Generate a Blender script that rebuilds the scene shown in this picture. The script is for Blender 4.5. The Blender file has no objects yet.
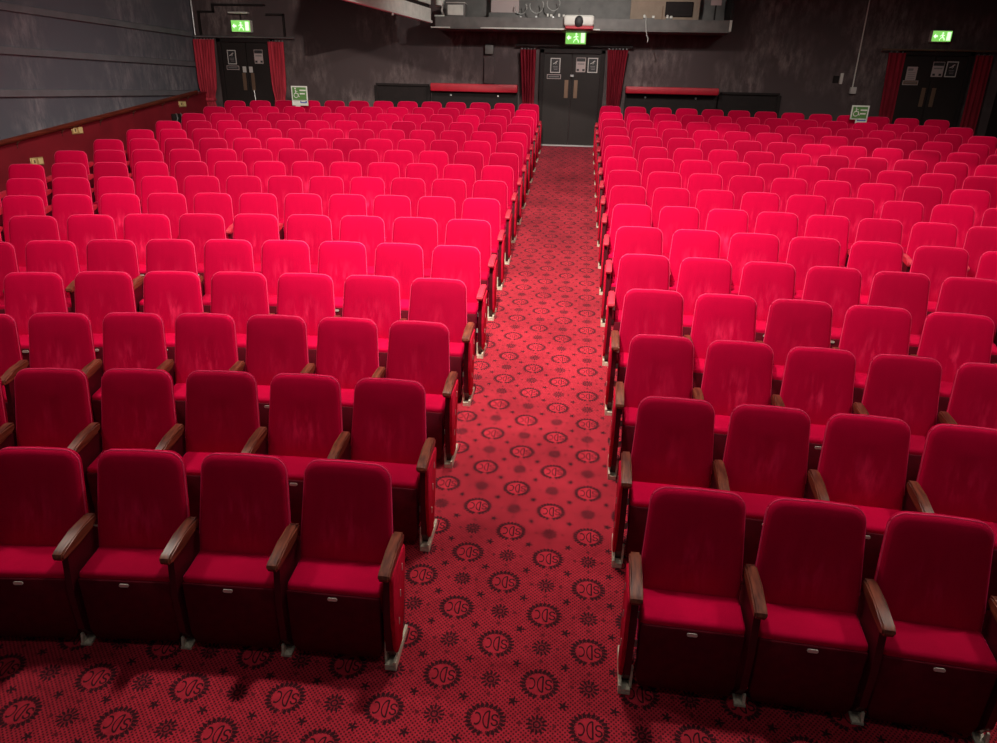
import bpy, bmesh, math, random
from mathutils import Vector, Matrix

# ------------------------------------------------------------------ camera, light, exposure
C = bpy.context.scene.collection
SC = bpy.context.scene
random.seed(7)

F_PX, YAW, PITCH, ROLL = 693.878, 0.09841, 0.38516, 0.02366
CAM = Vector((0.16117, 0.0, 1.75072))
fwd = Vector((-math.sin(YAW) * math.cos(PITCH), math.cos(YAW) * math.cos(PITCH), -math.sin(PITCH)))
rgt0 = Vector((math.cos(YAW), math.sin(YAW), 0))
up0 = rgt0.cross(fwd)
rgt = math.cos(ROLL) * rgt0 + math.sin(ROLL) * up0
upv = -math.sin(ROLL) * rgt0 + math.cos(ROLL) * up0
cd = bpy.data.cameras.new('camera')
cam = bpy.data.objects.new('camera', cd)
C.objects.link(cam)
cd.sensor_fit = 'HORIZONTAL'
cd.sensor_width = 36.0
cd.lens = F_PX / 997.0 * 36.0
cd.clip_start = 0.05
M = Matrix((rgt, upv, -fwd)).transposed().to_4x4()
M.translation = CAM
cam.matrix_world = M
SC.camera = cam

w = bpy.data.worlds.new('world')
SC.world = w
w.use_nodes = True
w.node_tree.nodes['Background'].inputs[0].default_value = (0.9, 0.92, 1.0, 1)
w.node_tree.nodes['Background'].inputs[1].default_value = 0.02

vs = SC.view_settings
vs.view_transform = 'Standard'
vs.look = 'None'
vs.gamma = 1.0
vs.use_curve_mapping = False
vs.exposure = 0.4

KEY = 1150.0        # lantern over the front stalls, watts
STAGE_FILL = 42.0       # added fill for the front faces, over the stage edge
REAR = 290.0        # house downlights over the rear stalls
FRONT = 370.0       # house downlights over the front stalls
WORK = 230.0         # work lamp before the gantry
WARM = (1.0, 0.90, 0.80)

# ------------------------------------------------------------------ geometry of the hall
Y1, ROW_D, RAKE = 2.97508, 0.84422, 0.11782
HB = 0.92                       # height of a seat back above the floor
A_L, A_R = 0.6118, 0.5763
SK_L, SK_R, K_L, K_R = -0.02244, 0.02787, 0.06699, 0.04024
PITCHES = [0.54101, 0.53157, 0.52644, 0.56216, 0.54255, 0.56377, 0.52028, 0.52195, 0.52452, 0.52266,
           0.52137, 0.52091, 0.51991, 0.51841, 0.51916, 0.51694]
YB = 16.25                      # back wall
XL, XR = -8.42, 8.62
CEIL = 4.5

def floor_z(y):
    return -HB + RAKE * (y - Y1)

def seat_pos(side, r, k):
    s = PITCHES[r - 1]
    a, sk, kap = (A_L, SK_L, K_L) if side < 0 else (A_R, SK_R, K_R)
    kap = kap / (1 + kap * (r - 1) * ROW_D)
    u = (k + 0.5) * s
    th = sk + kap * u / 2
    x = side * (a + u * math.cos(th))
    y = Y1 + (r - 1) * ROW_D - u * math.sin(th)
    return x, y, sk + kap * u, s

def project(v):
    d = Vector(v) - CAM
    z = d.dot(fwd)
    return 498.5 + F_PX * d.dot(rgt) / z, 371.5 - F_PX * d.dot(upv) / z

# ------------------------------------------------------------------ material helpers
def new_mat(name):
    m = bpy.data.materials.new(name)
    m.use_nodes = True
    nt = m.node_tree
    b = nt.nodes['Principled BSDF']
    return m, nt, b

def simple(name, col, rough=0.6, metal=0.0, spec=0.5, noise=0.0, nscale=8.0, emit=None, estr=0.0, stretch=(1, 1, 1), bump=0.0):
    m, nt, b = new_mat(name)
    b.inputs['Base Color'].default_value = (*col, 1)
    b.inputs['Roughness'].default_value = rough
    b.inputs['Metallic'].default_value = metal
    b.inputs['Specular IOR Level'].default_value = spec
    if noise > 0 or bump > 0:
        tc = nt.nodes.new('ShaderNodeTexCoord')
        mp = nt.nodes.new('ShaderNodeMapping')
        mp.inputs['Scale'].default_value = stretch
        nz = nt.nodes.new('ShaderNodeTexNoise')
        nz.inputs['Scale'].default_value = nscale
        nz.inputs['Detail'].default_value = 5
        nt.links.new(tc.outputs['Object'], mp.inputs[0])
        nt.links.new(mp.outputs[0], nz.inputs['Vector'])
        if noise > 0:
            mr = nt.nodes.new('ShaderNodeMapRange')
            mr.inputs[1].default_value = 0.3
            mr.inputs[2].default_value = 0.7
            mr.inputs[3].default_value = 1 - noise
            mr.inputs[4].default_value = 1 + noise
            nt.links.new(nz.outputs[0], mr.inputs[0])
            vm = nt.nodes.new('ShaderNodeVectorMath')
            vm.operation = 'SCALE'
            vm.inputs[0].default_value = col
            nt.links.new(mr.outputs[0], vm.inputs['Scale'])
            nt.links.new(vm.outputs[0], b.inputs['Base Color'])
        if bump > 0:
            bp = nt.nodes.new('ShaderNodeBump')
            bp.inputs['Strength'].default_value = bump
            bp.inputs['Distance'].default_value = 0.01
            nt.links.new(nz.outputs[0], bp.inputs['Height'])
            nt.links.new(bp.outputs[0], b.inputs['Normal'])
    if emit:
        b.inputs['Emission Color'].default_value = (*emit, 1)
        b.inputs['Emission Strength'].default_value = estr
    return m

class X:
    """Arithmetic on shader sockets, so that a printed pattern can be written as a formula."""
    nt = None
    def __init__(self, v): self.v = v
    @staticmethod
    def op(o, *a):
        n = X.nt.nodes.new('ShaderNodeMath')
        n.operation = o
        for i, q in enumerate(a):
            q = q.v if isinstance(q, X) else q
            if isinstance(q, (int, float)): n.inputs[i].default_value = q
            else: X.nt.links.new(q, n.inputs[i])
        return X(n.outputs[0])
    def __add__(s, o): return X.op('ADD', s, o)
    __radd__ = __add__
    def __sub__(s, o): return X.op('SUBTRACT', s, o)
    def __rsub__(s, o): return X.op('SUBTRACT', o, s)
    def __mul__(s, o): return X.op('MULTIPLY', s, o)
    __rmul__ = __mul__
    def __truediv__(s, o): return X.op('DIVIDE', s, o)
    def __lt__(s, o): return X.op('LESS_THAN', s, o)
    def __gt__(s, o): return X.op('GREATER_THAN', s, o)
def xabs(a): return X.op('ABSOLUTE', a)
def xsin(a): return X.op('SINE', a)
def xcos(a): return X.op('COSINE', a)
def xsqrt(a): return X.op('SQRT', a)
def xmax(a, b): return X.op('MAXIMUM', a, b)
def xmin(a, b): return X.op('MINIMUM', a, b)
def xatan2(a, b): return X.op('ARCTAN2', a, b)
def xwrap(a, p): return X.op('WRAP', a, p / 2, -p / 2)

def carpet():
    m, nt, b = new_mat('woven_carpet')
    X.nt = nt
    tc = nt.nodes.new('ShaderNodeTexCoord')
    sp = nt.nodes.new('ShaderNodeSeparateXYZ')
    nt.links.new(tc.outputs['Object'], sp.inputs[0])
    x, y = X(sp.outputs[0]), X(sp.outputs[1])
    a, bb, x0, y0 = 0.4855, 0.2158, 0.386, 2.393
    def two(ox):
        pxA, pyA = xwrap(x - (x0 + ox), a), xwrap(y - y0, 2 * bb)
        pxB, pyB = xwrap(x - (x0 + ox + a / 2), a), xwrap(y - (y0 + bb), 2 * bb)
        sel = (pxA * pxA + pyA * pyA) < (pxB * pxB + pyB * pyB)
        return pxB + sel * (pxA - pxB), pyB + sel * (pyA - pyB)
    # wreath medallion
    px, py = two(0.0)
    ex, ey = px / 0.096, py / 0.085
    r = xsqrt(ex * ex + ey * ey)
    th = xatan2(ey, ex)
    leaf = xcos(th * 24.0)
    outer = r < (0.97 + 0.07 * leaf)
    inner = r > (0.70 - 0.03 * xcos(th * 24.0 + 1.5))
    gap = xabs(th + math.pi / 2) > 0.10
    leaves = 1.0 - 0.45 * (xsin(th * 24.0 + r * 9.0) < -0.75)
    wreath = outer * inner * gap * leaves
    inside = r < 0.74
    # monogram, turned to be read from the doors
    lx, ly = 0.0 - px, 0.0 - py
    t = 0.0042
    dx = (lx + 0.017) / 0.029
    dy = ly / 0.047
    dd = xsqrt(dx * dx + dy * dy)
    D = (xabs(dd - 0.92) < 0.10) * (lx > -0.017)
    bar = (xabs(lx + 0.017) < t) * (xabs(ly) < 0.045)
    cx, cy = (lx - 0.041) / 0.021, ly / 0.033
    cc = xsqrt(cx * cx + cy * cy)
    Cc = (xabs(cc - 0.88) < 0.15) * (xmin(cx * 1.0, 1.0) < 0.45)
    sx = lx + 0.045
    def arc(oy): 
        q = ly - oy
        return xabs(xsqrt(sx * sx + q * q) - 0.0135) < t
    s1 = arc(0.0135) * (1.0 - (sx > 0.003) * (ly < 0.0135))
    s2 = arc(-0.0135) * (1.0 - (sx < -0.003) * (ly > -0.0135))
    letters = xmax(xmax(D, bar), xmax(Cc, xmax(s1, s2))) * inside
    # flower rosettes between the medallions
    fx, fy = two(a / 2)
    fr = xsqrt(fx * fx + fy * fy)
    ft = xatan2(fy, fx)
    rose = fr < (0.043 + 0.009 * xcos(ft * 12.0))
    veins = ((xcos(ft * 12.0) < -0.2) * (fr > 0.022) + (fr < 0.011) + (xabs(fr - 0.022) < 0.003)) > 0.5
    rose = rose * (1.0 - 0.55 * veins)
    # sprigs
    gx, gy = xwrap(x - (x0 + a / 4), a / 2), xwrap(y - (y0 + bb / 2), bb)
    gr, gt = xsqrt(gx * gx + gy * gy), xatan2(gy, gx)
    sprig = gr < (0.017 + 0.008 * xcos(gt * 5.0))
    tx = xabs(fx)
    ty = xabs(fy) - 0.082
    tr = xsqrt(tx * tx + ty * ty)
    tiny = (tr < (0.010 + 0.004 * xcos(xatan2(ty, tx) * 6.0))) * 0.75
    tx2 = xabs(fx) - 0.082
    tr2 = xsqrt(tx2 * tx2 + fy * fy)
    tiny2 = (tr2 < 0.010) * 0.7
    motif = xmax(xmax(wreath, letters), xmax(rose, xmax(sprig, xmax(tiny, tiny2))))
    # pin dot ground
    k = 2 * math.pi / 0.0225
    dots = ((xsin(x * k) * xsin(y * k)) > 0.24) * (1.0 - inside)
    dark = xmax(motif, dots * 0.85)
    nz = nt.nodes.new('ShaderNodeTexNoise')
    nz.inputs['Scale'].default_value = 1.7
    nz.inputs['Detail'].default_value = 6
    nt.links.new(tc.outputs['Object'], nz.inputs['Vector'])
    n3 = nt.nodes.new('ShaderNodeTexNoise')
    n3.inputs['Scale'].default_value = 38.0
    n3.inputs['Detail'].default_value = 3
    nt.links.new(tc.outputs['Object'], n3.inputs['Vector'])
    wear = (X(nz.outputs[0]) * 1.3 + 0.33) * (X(n3.outputs[0]) * 0.9 + 0.55)
    mx = nt.nodes.new('ShaderNodeMix')
    mx.data_type = 'RGBA'
    mx.inputs[6].default_value = (0.44, 0.022, 0.040, 1)
    mx.inputs[7].default_value = (0.040, 0.008, 0.012, 1)
    nt.links.new(dark.v, mx.inputs[0])
    vm = nt.nodes.new('ShaderNodeVectorMath')
    vm.operation = 'SCALE'
    nt.links.new(mx.outputs[2], vm.inputs[0])
    nt.links.new(wear.v, vm.inputs['Scale'])
    nt.links.new(vm.outputs[0], b.inputs['Base Color'])
    b.inputs['Roughness'].default_value = 0.95
    b.inputs['Specular IOR Level'].default_value = 0.1
    b.inputs['Sheen Weight'].default_value = 0.15
    b.inputs['Sheen Tint'].default_value = (1, 0.4, 0.5, 1)
    return m

def velvet(name, col, sheen=0.8):
    m, nt, b = new_mat(name)
    tc = nt.nodes.new('ShaderNodeTexCoord')
    oi = nt.nodes.new('ShaderNodeObjectInfo')
    mp = nt.nodes.new('ShaderNodeMapping')
    mp.inputs['Scale'].default_value = (22, 22, 1.6)
    cmb = nt.nodes.new('ShaderNodeCombineXYZ')
    X.nt = nt
    rnd = X(oi.outputs['Random'])
    for i, kk in enumerate((37.0, 91.0, 53.0)):
        nt.links.new((rnd * kk).v, cmb.inputs[i])
    nt.links.new(cmb.outputs[0], mp.inputs['Location'])
    nt.links.new(tc.outputs['Object'], mp.inputs[0])
    nz = nt.nodes.new('ShaderNodeTexNoise')          # brushed pile streaks
    nz.inputs['Scale'].default_value = 1.0
    nz.inputs['Detail'].default_value = 3
    nt.links.new(mp.outputs[0], nz.inputs['Vector'])
    n2 = nt.nodes.new('ShaderNodeTexNoise')          # fine pile
    n2.inputs['Scale'].default_value = 260.0
    nt.links.new(tc.outputs['Object'], n2.inputs['Vector'])
    sp = nt.nodes.new('ShaderNodeSeparateXYZ')
    nt.links.new(tc.outputs['Object'], sp.inputs[0])
    z = X(sp.outputs[2])
    xx = X(sp.outputs[0])
    # worn pile in the small of the back
    patch = X.op('MAXIMUM', 1.0 - xsqrt((z - 0.60) * (z - 0.60) * 30.0 + xx * xx * 26.0), 0.0)
    streak = X.op('MAXIMUM', (X(nz.outputs[0]) - 0.46) * 5.0, 0.0)
    wear = X.op('MINIMUM', patch * streak * (0.25 + rnd * 0.9), 1.0)
    val = (0.80 + rnd * 0.36) * (0.86 + 0.28 * X(n2.outputs[0])) * (0.93 + 0.14 * X(nz.outputs[0]))
    mx = nt.nodes.new('ShaderNodeMix')
    mx.data_type = 'RGBA'
    mx.inputs[6].default_value = (*col, 1)
    mx.inputs[7].default_value = (min(1, col[0] * 1.5), col[1] + 0.02, col[2] * 2.1 + 0.01, 1)
    nt.links.new((wear * 0.9).v, mx.inputs[0])
    vm = nt.nodes.new('ShaderNodeVectorMath')
    vm.operation = 'SCALE'
    nt.links.new(mx.outputs[2], vm.inputs[0])
    nt.links.new(val.v, vm.inputs['Scale'])
    nt.links.new(vm.outputs[0], b.inputs['Base Color'])
    b.inputs['Roughness'].default_value = 0.85
    b.inputs['Specular IOR Level'].default_value = 0.08
    b.inputs['Sheen Weight'].default_value = sheen
    b.inputs['Sheen Roughness'].default_value = 0.25
    b.inputs['Sheen Tint'].default_value = (1.0, 0.05, 0.22, 1)
    return m

def wall_paint(name, col, patch, amount=0.5):
    """dark paint with scuffed chalky patches"""
    m, nt, b = new_mat(name)
    X.nt = nt
    tc = nt.nodes.new('ShaderNodeTexCoord')
    n1 = nt.nodes.new('ShaderNodeTexNoise')
    n1.inputs['Scale'].default_value = 0.9
    n1.inputs['Detail'].default_value = 3
    mp = nt.nodes.new('ShaderNodeMapping')
    mp.inputs['Scale'].default_value = (7, 7, 2.6)
    n2 = nt.nodes.new('ShaderNodeTexNoise')
    n2.inputs['Scale'].default_value = 1.4
    n2.inputs['Detail'].default_value = 8
    n2.inputs['Roughness'].default_value = 0.7
    nt.links.new(tc.outputs['Object'], n1.inputs['Vector'])
    nt.links.new(tc.outputs['Object'], mp.inputs[0])
    nt.links.new(mp.outputs[0], n2.inputs['Vector'])
    big = X.op('MINIMUM', X.op('MAXIMUM', (X(n1.outputs[0]) - 0.44) * 5.0, 0.0), 1.0)
    fine = X.op('MINIMUM', X.op('MAXIMUM', (X(n2.outputs[0]) - 0.42) * 4.0, 0.0), 1.0)
    mx = nt.nodes.new('ShaderNodeMix')
    mx.data_type = 'RGBA'
    mx.inputs[6].default_value = (*col, 1)
    mx.inputs[7].default_value = (*patch, 1)
    nt.links.new((big * fine * amount).v, mx.inputs[0])
    nt.links.new(mx.outputs[2], b.inputs['Base Color'])
    b.inputs['Roughness'].default_value = 0.75
    b.inputs['Specular IOR Level'].default_value = 0.3
    bp = nt.nodes.new('ShaderNodeBump')
    bp.inputs['Strength'].default_value = 0.25
    bp.inputs['Distance'].default_value = 0.01
    nt.links.new(n2.outputs[0], bp.inputs['Height'])
    nt.links.new(bp.outputs[0], b.inputs['Normal'])
    return m

def wood(name, c1, c2, rough=0.35):
    m, nt, b = new_mat(name)
    tc = nt.nodes.new('ShaderNodeTexCoord')
    mp = nt.nodes.new('ShaderNodeMapping')
    mp.inputs['Scale'].default_value = (60, 3, 60)
    oi = nt.nodes.new('ShaderNodeObjectInfo')
    nz = nt.nodes.new('ShaderNodeTexNoise')
    nz.inputs['Scale'].default_value = 1.0
    nz.inputs['Detail'].default_value = 4
    nt.links.new(tc.outputs['Object'], mp.inputs[0])
    X.nt = nt
    cmb = nt.nodes.new('ShaderNodeCombineXYZ')
    nt.links.new((X(oi.outputs['Random']) * 50.0).v, cmb.inputs[1])
    nt.links.new(cmb.outputs[0], mp.inputs['Location'])
    nt.links.new(mp.outputs[0], nz.inputs['Vector'])
    mx = nt.nodes.new('ShaderNodeMix')
    mx.data_type = 'RGBA'
    mx.inputs[6].default_value = (*c1, 1)
    mx.inputs[7].default_value = (*c2, 1)
    f = X.op('MINIMUM', X.op('MAXIMUM', (X(nz.outputs[0]) - 0.35) * 3.0, 0.0), 1.0)
    nt.links.new(f.v, mx.inputs[0])
    nt.links.new(mx.outputs[2], b.inputs['Base Color'])
    b.inputs['Roughness'].default_value = rough
    return m

RED = (0.56, 0.0003, 0.043)
MT = dict(
    carpet=carpet(),
    velvet=velvet('red_velvet', RED),
    seatbase=simple('maroon_seat_board', (0.10, 0.001, 0.009), 0.8, spec=0.15, noise=0.15, nscale=20),
    standard=simple('dark_maroon_metal', (0.07, 0.002, 0.008), 0.45, spec=0.4, noise=0.1),
    endpanel=simple('red_end_cloth', (0.55, 0.006, 0.035), 0.85, spec=0.1, noise=0.12, nscale=30),
    edge_sheen=simple('pink_edge_sheen', (0.85, 0.05, 0.15), 0.8, spec=0.1),  # bright sheen of the velvet edge, put into a lighter colour
    redarm=simple('red_armrest_cover', (0.55, 0.02, 0.05), 0.55, spec=0.4, noise=0.1),
    armwood=wood('varnished_arm_wood', (0.10, 0.020, 0.012), (0.27, 0.070, 0.036)),
    cream=simple('worn_cream_metal', (0.62, 0.56, 0.43), 0.5, metal=0.0, noise=0.3, nscale=60),
    white=simple('white_plastic', (0.75, 0.73, 0.68), 0.5),
    plate=simple('pale_number_plate', (0.72, 0.70, 0.62), 0.35, metal=0.2),
    wall_l=wall_paint('scuffed_slate_paint', (0.135, 0.136, 0.165), (0.36, 0.33, 0.35), 0.9),
    wall_b=wall_paint('scuffed_black_paint', (0.085, 0.060, 0.062), (0.36, 0.28, 0.27), 0.6),
    black=simple('black_paint', (0.020, 0.014, 0.014), 0.7, spec=0.25, noise=0.15),
    doorblack=simple('satin_black_door', (0.022, 0.016, 0.015), 0.6, spec=0.3, noise=0.15, nscale=3),
    batten=simple('grey_batten_paint', (0.17, 0.17, 0.19), 0.55, noise=0.15, nscale=4),
    dado=simple('oxblood_dado_paint', (0.23, 0.012, 0.022), 0.5, noise=0.15, nscale=3),
    railwood=wood('handrail_wood', (0.10, 0.016, 0.010), (0.20, 0.035, 0.018), 0.3),
    brass=simple('brass', (0.75, 0.55, 0.25), 0.35, metal=0.6),
    goldtile=simple('yellow_brass_tile', (0.85, 0.66, 0.30), 0.4),
    bronze=simple('bronze_plate', (0.24, 0.15, 0.10), 0.45, metal=0.5),
    steel=simple('galvanised_steel', (0.55, 0.55, 0.55), 0.35, metal=0.9),
    curtain=simple('red_drape', (0.56, 0.050, 0.080), 0.9, spec=0.1, noise=0.35, nscale=3, stretch=(8, 8, 0.5)),
    shaded_curtain=simple('shaded_red_drape', (0.24, 0.016, 0.030), 0.9, spec=0.1, noise=0.25, nscale=3, stretch=(8, 8, 0.5)),  # same cloth as the left pair, dimmer light and haze put into its colour
    pad=simple('red_vinyl_padding', (0.50, 0.010, 0.030), 0.5, noise=0.1),
    greypaint=simple('grey_gantry_paint', (0.155, 0.145, 0.138), 0.6, noise=0.2, nscale=5),
    ceilpale=simple('pale_ceiling_board', (0.74, 0.74, 0.68), 0.8, noise=0.1),
    ceildark=simple('black_ceiling', (0.03, 0.03, 0.03), 0.9),
    beige=simple('beige_board', (0.34, 0.25, 0.19), 0.8, noise=0.1),
    paper=simple('white_card', (0.62, 0.58, 0.56), 0.7),
    pinkpaper=simple('pale_pink_card', (0.50, 0.40, 0.39), 0.7),
    print_=simple('black_print', (0.03, 0.028, 0.03), 0.6),
    greyprint=simple('grey_print', (0.22, 0.20, 0.20), 0.6),
    signgreen=simple('green_sign_film', (0.10, 0.26, 0.06), 0.5),
    signblue=simple('blue_sign_film', (0.06, 0.10, 0.45), 0.5),
    signwhite=simple('white_sign_film', (0.80, 0.80, 0.74), 0.5),
    exitgreen=simple('lit_green_panel', (0.10, 0.40, 0.10), 0.5, emit=(0.22, 0.60, 0.11), estr=0.8),
    exitwhite=simple('lit_white_pictogram', (0.8, 0.9, 0.7), 0.5, emit=(0.70, 1.0, 0.62), estr=0.95),
    lampglow=simple('lamp_lens', (1, 1, 1), 0.3, emit=WARM, estr=6.0),
    cable=simple('grey_cable', (0.45, 0.44, 0.42), 0.5),
)

# ------------------------------------------------------------------ mesh helpers
def obj(name, mesh, mat, parent=None):
    o = bpy.data.objects.new(name, mesh)
    C.objects.link(o)
    if mat is not None and not mesh.materials:
        mesh.materials.append(MT[mat])
    if parent is not None:
        o.parent = parent
    return o

def empty(name, loc=(0, 0, 0), rz=0.0):
    o = bpy.data.objects.new(name, None)
    C.objects.link(o)
    o.location = loc
    o.rotation_euler = (0, 0, rz)
    o.empty_display_size = 0.1
    return o

def tag(o, label, cat, group=None):
    o['label'] = label
    o['category'] = cat
    if group: o['group'] = group
    return o

def struct(o, label=None):
    o['kind'] = 'structure'
    if label: o['label'] = label
    return o

def finish(bm, name, smooth=True, angle=40):
    bmesh.ops.recalc_face_normals(bm, faces=bm.faces)
    me = bpy.data.meshes.new(name)
    bm.to_mesh(me)
    bm.free()
    if smooth:
        for p in me.polygons: p.use_smooth = True
        try:
            me.set_sharp_from_angle(angle=math.radians(angle))
        except Exception:
            pass
    return me

def add_box(bm, lo, hi, bevel=0.0, seg=2):
    t = bmesh.new()
    bmesh.ops.create_cube(t, size=1)
    for v in t.verts:
        v.co = Vector([lo[i] + (v.co[i] + 0.5) * (hi[i] - lo[i]) for i in range(3)])
    if bevel > 0:
        bmesh.ops.bevel(t, geom=list(t.edges), offset=bevel, segments=seg, affect='EDGES', profile=0.5)
    merge(bm, t)

def merge(bm, t):
    vm = {v: bm.verts.new(v.co) for v in t.verts}
    for f in t.faces:
        try: bm.faces.new([vm[v] for v in f.verts])
        except ValueError: pass
    t.free()

def add_tube(bm, pts, rad, n=10, caps=True):
    pts = [Vector(p) for p in pts]
    rings = []
    for i, p in enumerate(pts):
        d = (pts[min(i + 1, len(pts) - 1)] - pts[max(i - 1, 0)]).normalized()
        a = Vector((0, 0, 1)) if abs(d.z) < 0.9 else Vector((1, 0, 0))
        u = d.cross(a).normalized()
        v = d.cross(u)
        rr = rad[i] if isinstance(rad, (list, tuple)) else rad
        rings.append([bm.verts.new(p + rr * (math.cos(2 * math.pi * j / n) * u + math.sin(2 * math.pi * j / n) * v)) for j in range(n)])
    for a, b in zip(rings, rings[1:]):
        for j in range(n):
            bm.faces.new((a[j], a[(j + 1) % n], b[(j + 1) % n], b[j]))
    if caps:
        bm.faces.new(rings[0])
        bm.faces.new(rings[-1][::-1])

def add_prism(bm, poly, axis, lo, hi):
    """poly in the two remaining axes (in order), extruded along axis"""
    def mk(p, d):
        c = [0, 0, 0]
        o = [i for i in range(3) if i != axis]
        c[o[0]], c[o[1]], c[axis] = p[0], p[1], d
        return bm.verts.new(c)
    a = [mk(p, lo) for p in poly]
    b = [mk(p, hi) for p in poly]
    n = len(poly)
    for i in range(n):
        bm.faces.new((a[i], a[(i + 1) % n], b[(i + 1) % n], b[i]))
    bm.faces.new(a)
    bm.faces.new(b[::-1])

def mbox(name, lo, hi, bevel=0.0, seg=2):
    bm = bmesh.new()
    add_box(bm, lo, hi, bevel, seg)
    return finish(bm, name, smooth=bevel > 0)

def mtube(name, pts, r, n=10):
    bm = bmesh.new()
    add_tube(bm, pts, r, n)
    return finish(bm, name)

# ------------------------------------------------------------------ the hall itself
bm = bmesh.new()
y0f = 0.6
add_prism(bm, [(y0f, floor_z(y0f)), (YB, floor_z(YB)), (YB, floor_z(YB) - 0.15), (y0f, floor_z(y0f) - 0.15)], 0, XL, XR)
struct(obj('floor', finish(bm, 'floor', False), 'carpet'), 'raked floor in red patterned carpet')

struct(obj('wall_back', mbox('wall_back', (XL - 0.2, YB, -1.6), (XR + 0.2, YB + 0.2, CEIL)), 'wall_b'), 'dark scuffed back wall')
wl = struct(obj('wall_left', mbox('wall_left', (XL - 0.2, 0.4, -1.6), (XL, YB, CEIL)), 'wall_l'), 'slate grey side wall with horizontal battens')
struct(obj('wall_right', mbox('wall_right', (XR, 0.4, -1.6), (XR + 0.2, YB, CEIL)), 'black'), 'black side wall')
struct(obj('ceiling', mbox('ceiling', (XL - 0.2, 0.4, CEIL), (XR + 0.2, YB + 0.2, CEIL + 0.15)), 'ceildark'), 'black ceiling')
for z in (2.74, 2.14, 1.545):
    bm = bmesh.new()
    add_box(bm, (XL - 0.01, 0.5, z - 0.055), (XL + 0.045, YB - 0.12, z + 0.055), 0.008, 1)
    obj('batten', finish(bm, 'batten'), 'batten', wl)

# red dado along the left wall, following the rake, with its capping
XD = -8.2
bm = bmesh.new()
yd0, yd1 = 3.0, 16.05
add_prism(bm, [(yd0, floor_z(yd0)), (yd1, floor_z(yd1)), (yd1, floor_z(yd1) + 0.93), (yd0, floor_z(yd0) + 0.93)], 0, XL - 0.01, XD)
dado = struct(obj('trim_1', finish(bm, 'dado', False), 'dado'), 'oxblood red dado panelling below the handrail')
bm = bmesh.new()
add_prism(bm, [(yd0, floor_z(yd0) + 0.93), (yd1, floor_z(yd1) + 0.93), (yd1, floor_z(yd1) + 0.955), (yd0, floor_z(yd0) + 0.955)], 0, XL - 0.01, XD + 0.02)
obj('capping', finish(bm, 'capping', False), 'dado', dado)

hr = tag(empty('handrail', (XD, 3.2, floor_z(3.2))), 'long varnished wooden handrail sloping up along the left wall', 'handrail')
def hl(y, dz): return Vector((0.055, y - 3.2, floor_z(y) - floor_z(3.2) + dz))
bm = bmesh.new()
n = 12
prof = []
for j in range(n):
    a = 2 * math.pi * j / n
    prof.append((0.028 * math.cos(a), 0.040 * math.sin(a)))
ring = []
for y in (3.2, 15.55):
    c = hl(y, 1.0)
    ring.append([bm.verts.new((c.x + px, c.y, c.z + pz)) for px, pz in prof])
for j in range(n):
    bm.faces.new((ring[0][j], ring[0][(j + 1) % n], ring[1][(j + 1) % n], ring[1][j]))
bm.faces.new(ring[0]); bm.faces.new(ring[1][::-1])
obj('rail', finish(bm, 'rail'), 'railwood', hr)
me = None
for i in range(12):
    y = 4.0 + i * 1.02
    c = hl(y, 0.0)
    if me is None:
        me = mtube('bracket', [(0.0, 0, 0.965), (-0.05, 0, 0.92), (-0.057, 0, 0.86)], 0.011, 8)
    b = obj('bracket', me, 'bronze', hr)
    b.location = (c.x, c.y, c.z)

def brass_plate(y, z, label):
    t = tag(empty('wall_plate', (XD, y, z)), label, 'plate', 'brass plates on the red dado')
    obj('plate', mbox('plate', (0, -0.14, -0.06), (0.012, 0.14, 0.06), 0.004, 1), 'brass', t)
    for yy in (-0.07, 0.07):
        obj('tile', mbox('tile', (0.012, yy - 0.048, -0.045), (0.022, yy + 0.048, 0.045), 0.004, 1), 'goldtile', t)
    obj('letter', mbox('letter', (0.022, -0.085, -0.02), (0.024, -0.055, 0.025)), 'bronze', t)
brass_plate(11.52, 0.97, 'small brass plate midway along the dado just under the handrail')
brass_plate(10.45, 0.56, 'small brass plate low on the dado beside a leftmost seat')
brass_plate(14.98, 1.33, 'small brass plate near the top end of the handrail')

t = tag(empty('wall_bracket', (XD, 14.6, 1.05)), 'small black fitting with bright metal clips on the dado beside the seats', 'bracket')
obj('body', mbox('body', (0, -0.13, -0.12), (0.10, 0.13, 0.10), 0.02), 'black', t)
for yy in (-0.10, 0.08):
    obj('clip', mtube('clip', [(0.10, yy, -0.06), (0.125, yy, 0.02), (0.115, yy + 0.01, 0.08), (0.085, yy + 0.03, 0.105)], 0.012, 6), 'steel', t)

# corner pipe
t = tag(empty('corner_pipe', (XL + 0.07, YB - 0.06, 1.22)), 'thin pale vertical pipe in the corner beside the left curtain', 'pipe')
obj('pipe', mtube('pipe', [(0, 0, 0), (0, 0, CEIL - 1.25)], 0.018), 'steel', t)
for z in (0.35, 1.07):
    obj('clamp', mbox('clamp', (-0.03, -0.03, z - 0.05), (0.03, 0.06, z + 0.05), 0.006), 'white', t)

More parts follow.
